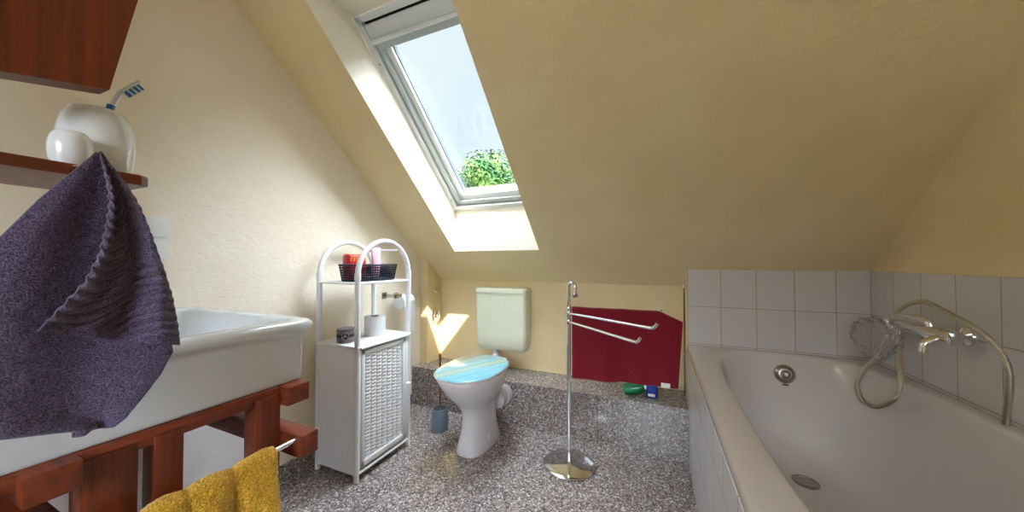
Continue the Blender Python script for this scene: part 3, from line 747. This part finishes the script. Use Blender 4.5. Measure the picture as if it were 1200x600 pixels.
# lid: plank print
ml, t_, b_ = nmat('lid_plank_print'); c = coord(t_, 'World')
mp = t_.nodes.new('ShaderNodeMapping'); mp.inputs['Rotation'].default_value = (0, 0, R(28)); t_.links.new(c, mp.inputs[0])
sx_ = t_.nodes.new('ShaderNodeSeparateXYZ'); t_.links.new(mp.outputs[0], sx_.inputs[0])
mu = t_.nodes.new('ShaderNodeMath'); mu.operation = 'MULTIPLY'; mu.inputs[1].default_value = 1/.062; t_.links.new(sx_.outputs[0], mu.inputs[0])
fl = t_.nodes.new('ShaderNodeMath'); fl.operation = 'FLOOR'; t_.links.new(mu.outputs[0], fl.inputs[0])
fr = t_.nodes.new('ShaderNodeMath'); fr.operation = 'FRACT'; t_.links.new(mu.outputs[0], fr.inputs[0])
wn = t_.nodes.new('ShaderNodeTexWhiteNoise'); wn.noise_dimensions = '1D'; t_.links.new(fl.outputs[0], wn.inputs['W'])
rp = t_.nodes.new('ShaderNodeValToRGB'); rp.color_ramp.interpolation = 'LINEAR'
for _ in range(2): rp.color_ramp.elements.new(.5)
for el, (p, cc) in zip(rp.color_ramp.elements, [(0, srgb(112, 172, 192)), (.35, srgb(138, 184, 190)), (.62, srgb(150, 180, 166)), (1, srgb(168, 162, 134))]): el.position = p; el.color = cc
nz = t_.nodes.new('ShaderNodeTexNoise'); nz.inputs['Scale'].default_value = 8; nz.inputs['Detail'].default_value = 6
m2 = t_.nodes.new('ShaderNodeMapping'); m2.inputs['Scale'].default_value = (6, 1, 1); t_.links.new(mp.outputs[0], m2.inputs[0]); t_.links.new(m2.outputs[0], nz.inputs['Vector'])
ad = t_.nodes.new('ShaderNodeMath'); ad.operation = 'MULTIPLY_ADD'; ad.inputs[1].default_value = 1.2; ad.inputs[2].default_value = -.6; t_.links.new(nz.outputs['Fac'], ad.inputs[0])
a2 = t_.nodes.new('ShaderNodeMath'); a2.operation = 'ADD'; t_.links.new(ad.outputs[0], a2.inputs[0]); t_.links.new(wn.outputs['Value'], a2.inputs[1]); t_.links.new(a2.outputs[0], rp.inputs[0])
ln = t_.nodes.new('ShaderNodeMath'); ln.operation = 'LESS_THAN'; ln.inputs[1].default_value = .05; t_.links.new(fr.outputs[0], ln.inputs[0])
mxx = t_.nodes.new('ShaderNodeMixRGB'); mxx.inputs[2].default_value = srgb(96, 100, 92); t_.links.new(ln.outputs[0], mxx.inputs[0]); t_.links.new(rp.outputs[0], mxx.inputs[1]); t_.links.new(mxx.outputs[0], b_.inputs['Base Color'])
b_.inputs['Roughness'].default_value = .13; b_.inputs['Coat Weight'].default_value = .3
bm = bmesh.new(); loft(bm, [er(.420, 1.336, 1.80, .164, 2.4, 0), er(.422, 1.329, 1.804, .169, 2.4, 0), er(.430, 1.328, 1.804, .1695, 2.4, 0)], True, True); lid = build('lid', bm, M_SEAT, to, angle=60)
bm = bmesh.new(); loft(bm, [er(.4302, 1.329, 1.803, .1685, 2.4, 0), er(.434, 1.331, 1.801, .167, 2.4, 0), er(.4365, 1.337, 1.795, .161, 2.4, 0)]); build('lid_print', bm, ml, lid, angle=60)
bm = bmesh.new(); lathe(bm, [(.053, 0), (.053, .06), (.060, .062), (.060, .085), (.056, .09), (.056, .115)], (-.865, 1.762, .19), 32, RX90.inverted())
build('waste_outlet', bm, M_TOI, to)
bm = bmesh.new(); tube(bm, catmull([(TX-.03, 1.79, .34), (TX-.06, 1.86, .345), (TX-.09, 1.95, .35), (TX-.10, 2.04, .355), (-1.02, 2.065, .392)], 6), .022, 16); build('flush_pipe', bm, M_TOI, to)
for sx2 in (-1, 1):
    bm = bmesh.new(); lathe(bm, [(.011, 0), (.010, .004), (.004, .008), (.001, .0085)], (TX+sx2*.071, 1.60, .055), 16, Matrix.Rotation(R(sx2*90), 4, 'Y')); build('bolt_cap', bm, M_WHPL, to)
for sx2 in (-.07, .07):
    bm = bmesh.new(); tube(bm, [(TX+sx2-.02, 1.80, .418), (TX+sx2+.02, 1.80, .418)], .011, 12); build('hinge', bm, M_WHPL, to)

ci = thing('cistern', (-.965, 2.08, .395), 'pale cream plastic toilet cistern on the knee wall', 'cistern')
bm = bmesh.new()
def cr_(z, ins, yf, r): return rrect(-1.153+ins, -.777-ins, yf, YB-.001, z, r, 6)
loft(bm, [cr_(.392, .05, 2.06, .012), cr_(.397, .028, 2.042, .02), cr_(.412, .012, 2.028, .024), cr_(.44, .004, 2.020, .024), cr_(.50, .002, 2.018, .024), cr_(.785, .0, 2.014, .024)]); build('tank', bm, M_CIST, ci, angle=40)
bm = bmesh.new(); loft(bm, [cr_(.7865, -.002, 2.012, .026), cr_(.790, -.004, 2.008, .028), cr_(.812, -.004, 2.008, .028), cr_(.820, .002, 2.014, .03), cr_(.823, .012, 2.024, .03)])
build('tank_lid', bm, M_CIST, ci, angle=40)
bm = bmesh.new(); lathe(bm, [(.055, 0), (.05, -.005), (.02, -.006), (.001, -.006)], (0, 0, 0), 24); 
for v in bm.verts: v.co = Vector((-.965+v.co.x, 2.010+v.co.z*.3, .785+v.co.y*.10))
build('flush_grip', bm, M_CIST, ci)

bh = thing('toilet_brush_holder', (-1.185, 1.655, 0), 'blue grey round toilet brush holder on the floor left of the toilet', 'toilet brush holder')
M_BLUEG = plain('blue_grey_plastic', srgb(112, 130, 144), .35, var=.03)
bm = bmesh.new(); lathe(bm, [(.044, 0), (.049, .004), (.050, .05), (.046, .11), (.044, .13), (.041, .13), (.043, .1), (.045, .01), (.001, .008)], (-1.185, 1.655, 0), 36); build('pot', bm, M_BLUEG, bh)
br = thing('toilet_brush', (-1.185, 1.655, .012), 'toilet brush with brown wooden handle standing in its blue grey holder', 'toilet brush')
M_BRN = plain('brown_handle', srgb(120, 74, 48), .4)
bm = bmesh.new(); lathe(bm, [(.006, .10), (.0065, .2), (.0065, .42), (.008, .425), (.0085, .443), (.004, .449)], (-1.185, 1.655, 0), 16); build('handle', bm, M_BRN, br)
bm = bmesh.new(); lathe(bm, [(.02, .015), (.034, .03), (.036, .08), (.030, .115), (.037, .122), (.03, .13), (.007, .134)], (-1.185, 1.655, 0), 24)
for v in bm.verts: v.co += Vector((random.uniform(-1, 1), random.uniform(-1, 1), random.uniform(-1, 1)))*.0012
build('bristles', bm, M_DARK, br)

# valves on the boxed pipe
vx = -1.5195
va = thing('stop_valve', (vx, 2.068, .785), 'small chrome stop valve in the left corner beside the cistern', 'valve')
bm = bmesh.new(); lathe(bm, [(.024, 0), (.022, .004), (.011, .008), (.011, .028)], (vx, 2.065, .785), 24, RY90); build('escutcheon', bm, M_CHR, va)
bm = bmesh.new(); tube(bm, [(vx+.022, 2.065, .785), (vx+.046, 2.06, .785)], .016, 16); box(bm, vx+.03, vx+.044, 2.045, 2.085, .778, .792, .003); build('handle', bm, M_CHR, va)
vb = thing('flush_valve', (vx, 2.068, .597), 'round chrome wall plate with turning handle below the small stop valve', 'valve')
bm = bmesh.new(); lathe(bm, [(.056, 0), (.055, .004), (.04, .010), (.03, .011)], (vx, 2.068, .597), 36, RY90); build('wall_plate', bm, M_CHR, vb)
bm = bmesh.new(); lathe(bm, [(.02, .01), (.018, .03), (.012, .034), (.001, .034)], (vx, 2.068, .597), 24, RY90); box(bm, vx+.022, vx+.032, 2.060, 2.076, .575, .64, .003); build('handle', bm, M_CHR, vb)

# ---------------------------------------------------------------- chrome towel rack
rk = thing('towel_rack', (PX, PY, 0), 'free-standing chrome towel rack with swivel arms on a round foot', 'towel rack')
bm = bmesh.new(); lathe(bm, [(.125, 0), (.127, .003), (.127, .009), (.122, .013), (.09, .018), (.04, .022), (.016, .024)], (PX, PY, 0), 64); build('foot', bm, M_CHR, rk)
hd = Vector((.95, -.3, 0)).normalized()
bm = bmesh.new(); top = .872; rr = .0185; P0 = Vector((PX, PY, 0))
pts = [P0+Vector((0, 0, z)) for z in (.02, .3, .6, .8)]+[P0+hd*(rr-rr*math.cos(R(a)))+Vector((0, 0, top+rr*1.2*math.sin(R(a)))) for a in range(0, 181, 15)]+[P0+hd*2*rr+Vector((0, 0, top-.035))]
tube(bm, pts, .0105, 16); build('pole', bm, M_CHR, rk)
e_ = P0+hd*2*rr+Vector((0, 0, top-.038)); bm = bmesh.new(); lathe(bm, [(.012, -.008), (.0135, -.004), (.0135, .006), (.0105, .01)], e_, 20); build('end_ring', bm, M_STEEL, rk)
for z, tgt in ((.745, Vector((.005, 1.366, 0))), (.703, Vector((-.052, 1.290, 0))), (ZA-.008, Vector((PX, PY, 0))+A3*.42)):
    d = (tgt-Vector((PX, PY, 0))); L = d.length; d.normalize()
    bm = bmesh.new(); b = Vector((PX, PY, z))
    pts = catmull([b, b+d*L*.35, b+d*L*.7, b+d*(L-.035), b+d*(L-.012)+Vector((0, 0, .006)), b+d*L+Vector((0, 0, .02))], 5)
    tube(bm, pts, .0062, 12)
    lathe(bm, [(.013, -.011), (.0138, -.009), (.0138, .009), (.013, .011)], b, 20); build('swivel_arm', bm, M_CHR, rk)

# bottles on the ledge behind the burgundy towel
M_GRN = plain('green_plastic', srgb(20, 120, 70), .25); M_BLU = plain('blue_plastic', srgb(30, 60, 150), .25)
gb = thing('green_bottle', (-.115, 1.965, HL+.002), 'green plastic bottle lying on the granite ledge behind the burgundy towel', 'bottle')
bm = bmesh.new(); lathe(bm, [(.026, -.05), (.032, -.045), (.033, .025), (.026, .05), (.012, .06)], (-.115, 1.965, HL+.035), 28, Matrix.Rotation(R(75), 4, 'Y')); build('bottle_body', bm, M_GRN, gb)
bm = bmesh.new(); t = Matrix.Rotation(R(75), 4, 'Y'); lathe(bm, [(.014, .057), (.014, .072), (.01, .074)], (-.115, 1.965, HL+.035), 20, t); build('bottle_cap', bm, M_WHPL, gb)
bb = thing('blue_bottle', (-.022, 1.965, HL+.002), 'blue plastic bottle standing on the granite ledge beside the green bottle', 'bottle')
bm = bmesh.new(); loft(bm, [sell(-.022, 1.965, HL+.002+z, a, b, 2.4, 28) for z, a, b in ((0, .028, .018), (.006, .031, .021), (.1, .031, .021), (.13, .022, .016), (.14, .012, .012))]); build('bottle_body', bm, M_BLU, bb)
bm = bmesh.new(); box(bm, -.040, -.006, 1.9425, 1.9445, HL+.012, HL+.026, .0005); build('bottle_label', bm, M_WHPL, bb)
bm = bmesh.new(); lathe(bm, [(.012, .139), (.012, .165), (.009, .168)], (-.022, 1.965, HL), 20); build('bottle_cap', bm, M_WHPL, bb)
# small tap at the side of the tiled box, with the thin pipe below it
tp = thing('drain_tap', (.142, 2.05, HL), 'small chrome tap and thin pipe at the edge of the tiled box', 'tap')
bm = bmesh.new(); tube(bm, [(.145, 2.045, HL+.001), (.145, 2.045, .86)], .004, 8); build('thin_pipe', bm, M_STEEL, tp)
bm = bmesh.new(); tube(bm, [(.145, 2.045, .855), (.145, 2.045, .905)], .008, 12); tube(bm, [(.145, 2.045, .875), (.125, 2.03, .875)], .006, 12); build('tap_body', bm, M_CHR, tp)

# ---------------------------------------------------------------- shower mixer, hoses, bag
mz = .765; mX = XR-.009
mi = thing('bath_mixer', (mX, 1.66, mz), 'chrome bath mixer tap on the tiled wall above the tub', 'mixer tap')
bx = mX-.06
bm = bmesh.new()
prof = [(.010, -.004), (.021, 0), (.022, .02), (.017, .026), (.017, .05), (.022, .058), (.024, .10), (.021, .15), (.024, .19), (.022, .24), (.017, .25), (.017, .272), (.022, .276), (.022, .30), (.010, .304)]
lathe(bm, prof, (bx, 1.765, mz), 28, RX90); build('valve_body', bm, M_CHR, mi)
for y in (1.70, 1.52):
    bm = bmesh.new(); lathe(bm, [(.030, 0), (.029, .006), (.014, .014), (.013, .06)], (mX, y, mz), 24, RY90.inverted()); build('wall_union', bm, M_CHR, mi)
bm = bmesh.new(); tube(bm, catmull([(bx, 1.56, mz+.02), (bx-.003, 1.565, mz+.035), (bx-.012, 1.60, mz+.042), (bx-.022, 1.665, mz+.042)], 5), lambda t: .013-.005*t, 12); build('lever', bm, M_CHR, mi)
bm = bmesh.new(); tube(bm, catmull([(bx, 1.50, mz-.005), (bx-.02, 1.50, mz-.010), (bx-.045, 1.50, mz-.026), (bx-.05, 1.50, mz-.055)], 5), .012, 14); build('spout', bm, M_CHR, mi)
bm = bmesh.new(); lathe(bm, [(.012, 0), (.012, -.03), (.014, -.032), (.014, -.045), (.01, -.047)], (bx, 1.715, mz-.012), 20); build('hose_outlet', bm, M_CHR, mi)
def hose(pts, name, label):
    P = catmull(pts, 60); L = 0; acc = [0]
    for a, b in zip(P[:-1], P[1:]): L += (b-a).length; acc.append(L)
    bm = bmesh.new(); n = len(P)
    tube(bm, P, lambda t: .0072+.0011*math.sin(acc[min(n-1, round(t*(n-1)))]*2*math.pi/.0052), 10)
    o = build(name, bm, M_HOSE, loc=pts[0], angle=180); return tag(o, label, 'shower hose')
hose([(bx, 1.715, mz-.055), (bx-.012, 1.69, mz-.10), (bx-.045, 1.62, mz-.18), (.765, 1.592, .531), (.755, 1.675, .462), (.755, 1.772, .447), (.762, 1.828, .496), (.772, 1.80, .56), (.79, 1.755, .625)],
     'shower_hose', 'metal shower hose hanging in a loop from the bath mixer')
hose([(bx-.012, 1.725, mz+.024), (bx-.012, 1.70, mz+.05), (bx-.012, 1.64, mz+.085), (bx-.012, 1.56, mz+.10), (bx-.012, 1.46, mz+.075), (bx, 1.36, mz+.03), (bx+.02, 1.33, mz-.05), (bx+.02, 1.34, mz-.2)],
     'shower_hose', 'second metal shower hose arching over the top of the bath mixer')
# crumpled clear plastic bag round the hand shower
m, t, b = nmat('clear_plastic'); t.nodes.remove(b); o_ = t.nodes['Material Output']
trn = t.nodes.new('ShaderNodeBsdfTransparent'); trn.inputs[0].default_value = (.985, .985, .985, 1)
gl = t.nodes.new('ShaderNodeBsdfGlossy'); gl.inputs['Roughness'].default_value = .12; df = t.nodes.new('ShaderNodeBsdfTranslucent'); df.inputs[0].default_value = (.8, .8, .8, 1)
d2 = t.nodes.new('ShaderNodeBsdfDiffuse'); d2.inputs[0].default_value = (.85, .85, .85, 1)
x0 = t.nodes.new('ShaderNodeMixShader'); x0.inputs[0].default_value = .5; t.links.new(df.outputs[0], x0.inputs[1]); t.links.new(d2.outputs[0], x0.inputs[2])
x1 = t.nodes.new('ShaderNodeMixShader'); x1.inputs[0].default_value = .15; x2 = t.nodes.new('ShaderNodeMixShader')
lw = t.nodes.new('ShaderNodeLayerWeight'); lw.inputs[0].default_value = .05
t.links.new(trn.outputs[0], x1.inputs[1]); t.links.new(x0.outputs[0], x1.inputs[2]); t.links.new(lw.outputs['Fresnel'], x2.inputs[0]); t.links.new(x1.outputs[0], x2.inputs[1]); t.links.new(gl.outputs[0], x2.inputs[2]); t.links.new(x2.outputs[0], o_.inputs[0])
M_BAG = m
bgc = Vector((.800, 1.790, .696))
bm = bmesh.new(); bmesh.ops.create_icosphere(bm, subdivisions=5, radius=1)
for v in bm.verts:
    p = v.co.copy(); r = 1+.10*noise.noise(p*2.2)
    cr2 = abs(noise.noise(p*3.5+Vector((4, 0, 0))))*.34+abs(noise.noise(p*8))*.12
    q_ = p*(r-cr2)
    tip = max(0, -p.z)
    v.co = bgc+Vector((q_.x*.05, q_.y*.145*(1-.35*tip), q_.z*.088))
tag(build('plastic_bag', bm, M_BAG, loc=bgc-Vector((0, 0, .09)), angle=180), 'crumpled clear plastic bag hanging beside the bath mixer', 'plastic bag')
hs = thing('hand_shower', (.79, 1.755, .622), 'chrome hand shower wrapped in the clear plastic bag', 'hand shower')
bm = bmesh.new(); tube(bm, catmull([(.79, 1.752, .630), (.795, 1.735, .66), (.805, 1.72, .70), (.81, 1.715, .725)], 5), lambda t: .009+.003*t, 12); build('handle', bm, M_CHR, hs)

# ---------------------------------------------------------------- outside: trees and ground
bm = bmesh.new(); box(bm, -60, 40, -40, 80, -3.3, -3.0)
struct('ground', bm, plain('grass_ground', srgb(112, 108, 98), .9, nscale=.5, var=.2), smooth=False)
def tree(c, rad, nleaf, seed, leafc1, leafc2, label):
    rnd = random.Random(seed)
    root = thing('tree', (c[0], c[1], -3.0), label, 'tree')
    bm = bmesh.new(); tube(bm, catmull([(c[0], c[1], -3.0), (c[0]+.1, c[1], -.5), (c[0]-.05, c[1]+.1, c[2]-rad*.4), (c[0], c[1], c[2]+rad*.3)], 6), lambda t: .24-.16*t, 10)
    for k in range(7):
        a = k*2.4; s = Vector((c[0], c[1], c[2]-rad*.6+rad*.12*k)); e2 = s+Vector((math.cos(a), math.sin(a), .7))*rad*.7
        tube(bm, [s, s.lerp(e2, .5)+Vector((0, 0, .1)), e2], lambda t: .07-.05*t, 6)
    build('trunk', bm, plain('bark_%d' % seed, srgb(96, 80, 64), .9), root)
    blobs = []
    for k in range(26):
        d = Vector((rnd.gauss(0, 1), rnd.gauss(0, 1), rnd.gauss(0, .8))).normalized()
        blobs.append((Vector(c)+d*rad*rnd.uniform(.35, .8), rad*rnd.uniform(.22, .38)))
    bm = bmesh.new()
    for k in range(nleaf):
        b, r = rnd.choice(blobs)
        d = Vector((rnd.gauss(0, 1), rnd.gauss(0, 1), rnd.gauss(0, 1))).normalized()
        p = b+d*r*rnd.uniform(.75, 1.05)
        n = (d+Vector((rnd.uniform(-.7, .7), rnd.uniform(-.7, .7), rnd.uniform(-.2, .9)))).normalized()
        u = n.orthogonal().normalized(); u.rotate(Matrix.Rotation(rnd.uniform(0, 6.28), 3, n)); v = n.cross(u)
        s = rnd.uniform(.05, .10)*rad/2.5
        quad(bm, p-u*s, p-v*s*.55, p+u*s, p+v*s*.55)
    ml_, t2, b2 = nmat('leaves_%d' % seed); nn = t2.nodes.new('ShaderNodeTexNoise'); nn.inputs['Scale'].default_value = 1.6
    t2.links.new(coord(t2, 'World'), nn.inputs['Vector']); rr_ = t2.nodes.new('ShaderNodeValToRGB'); rr_.color_ramp.elements[0].position = .35; rr_.color_ramp.elements[1].position = .65
    rr_.color_ramp.elements[0].color = leafc1; rr_.color_ramp.elements[1].color = leafc2
    t2.links.new(nn.outputs['Fac'], rr_.inputs[0]); t2.links.new(rr_.outputs[0], b2.inputs['Base Color']); b2.inputs['Roughness'].default_value = .9; b2.inputs['Specular IOR Level'].default_value = .1
    b2.inputs['Transmission Weight'].default_value = 0
    build('crown', bm, ml_, root, smooth=False)
tree((-5.3, 11.8, 3.3), 2.4, 24000, 3, srgb(34, 62, 30), srgb(66, 86, 38), 'bright green leafy tree on the right beyond the skylight')
tree((-10.4, 17.2, 4.2), 3.4, 24000, 5, srgb(40, 64, 50), srgb(62, 82, 64), 'bluish green leafy tree on the left beyond the skylight')
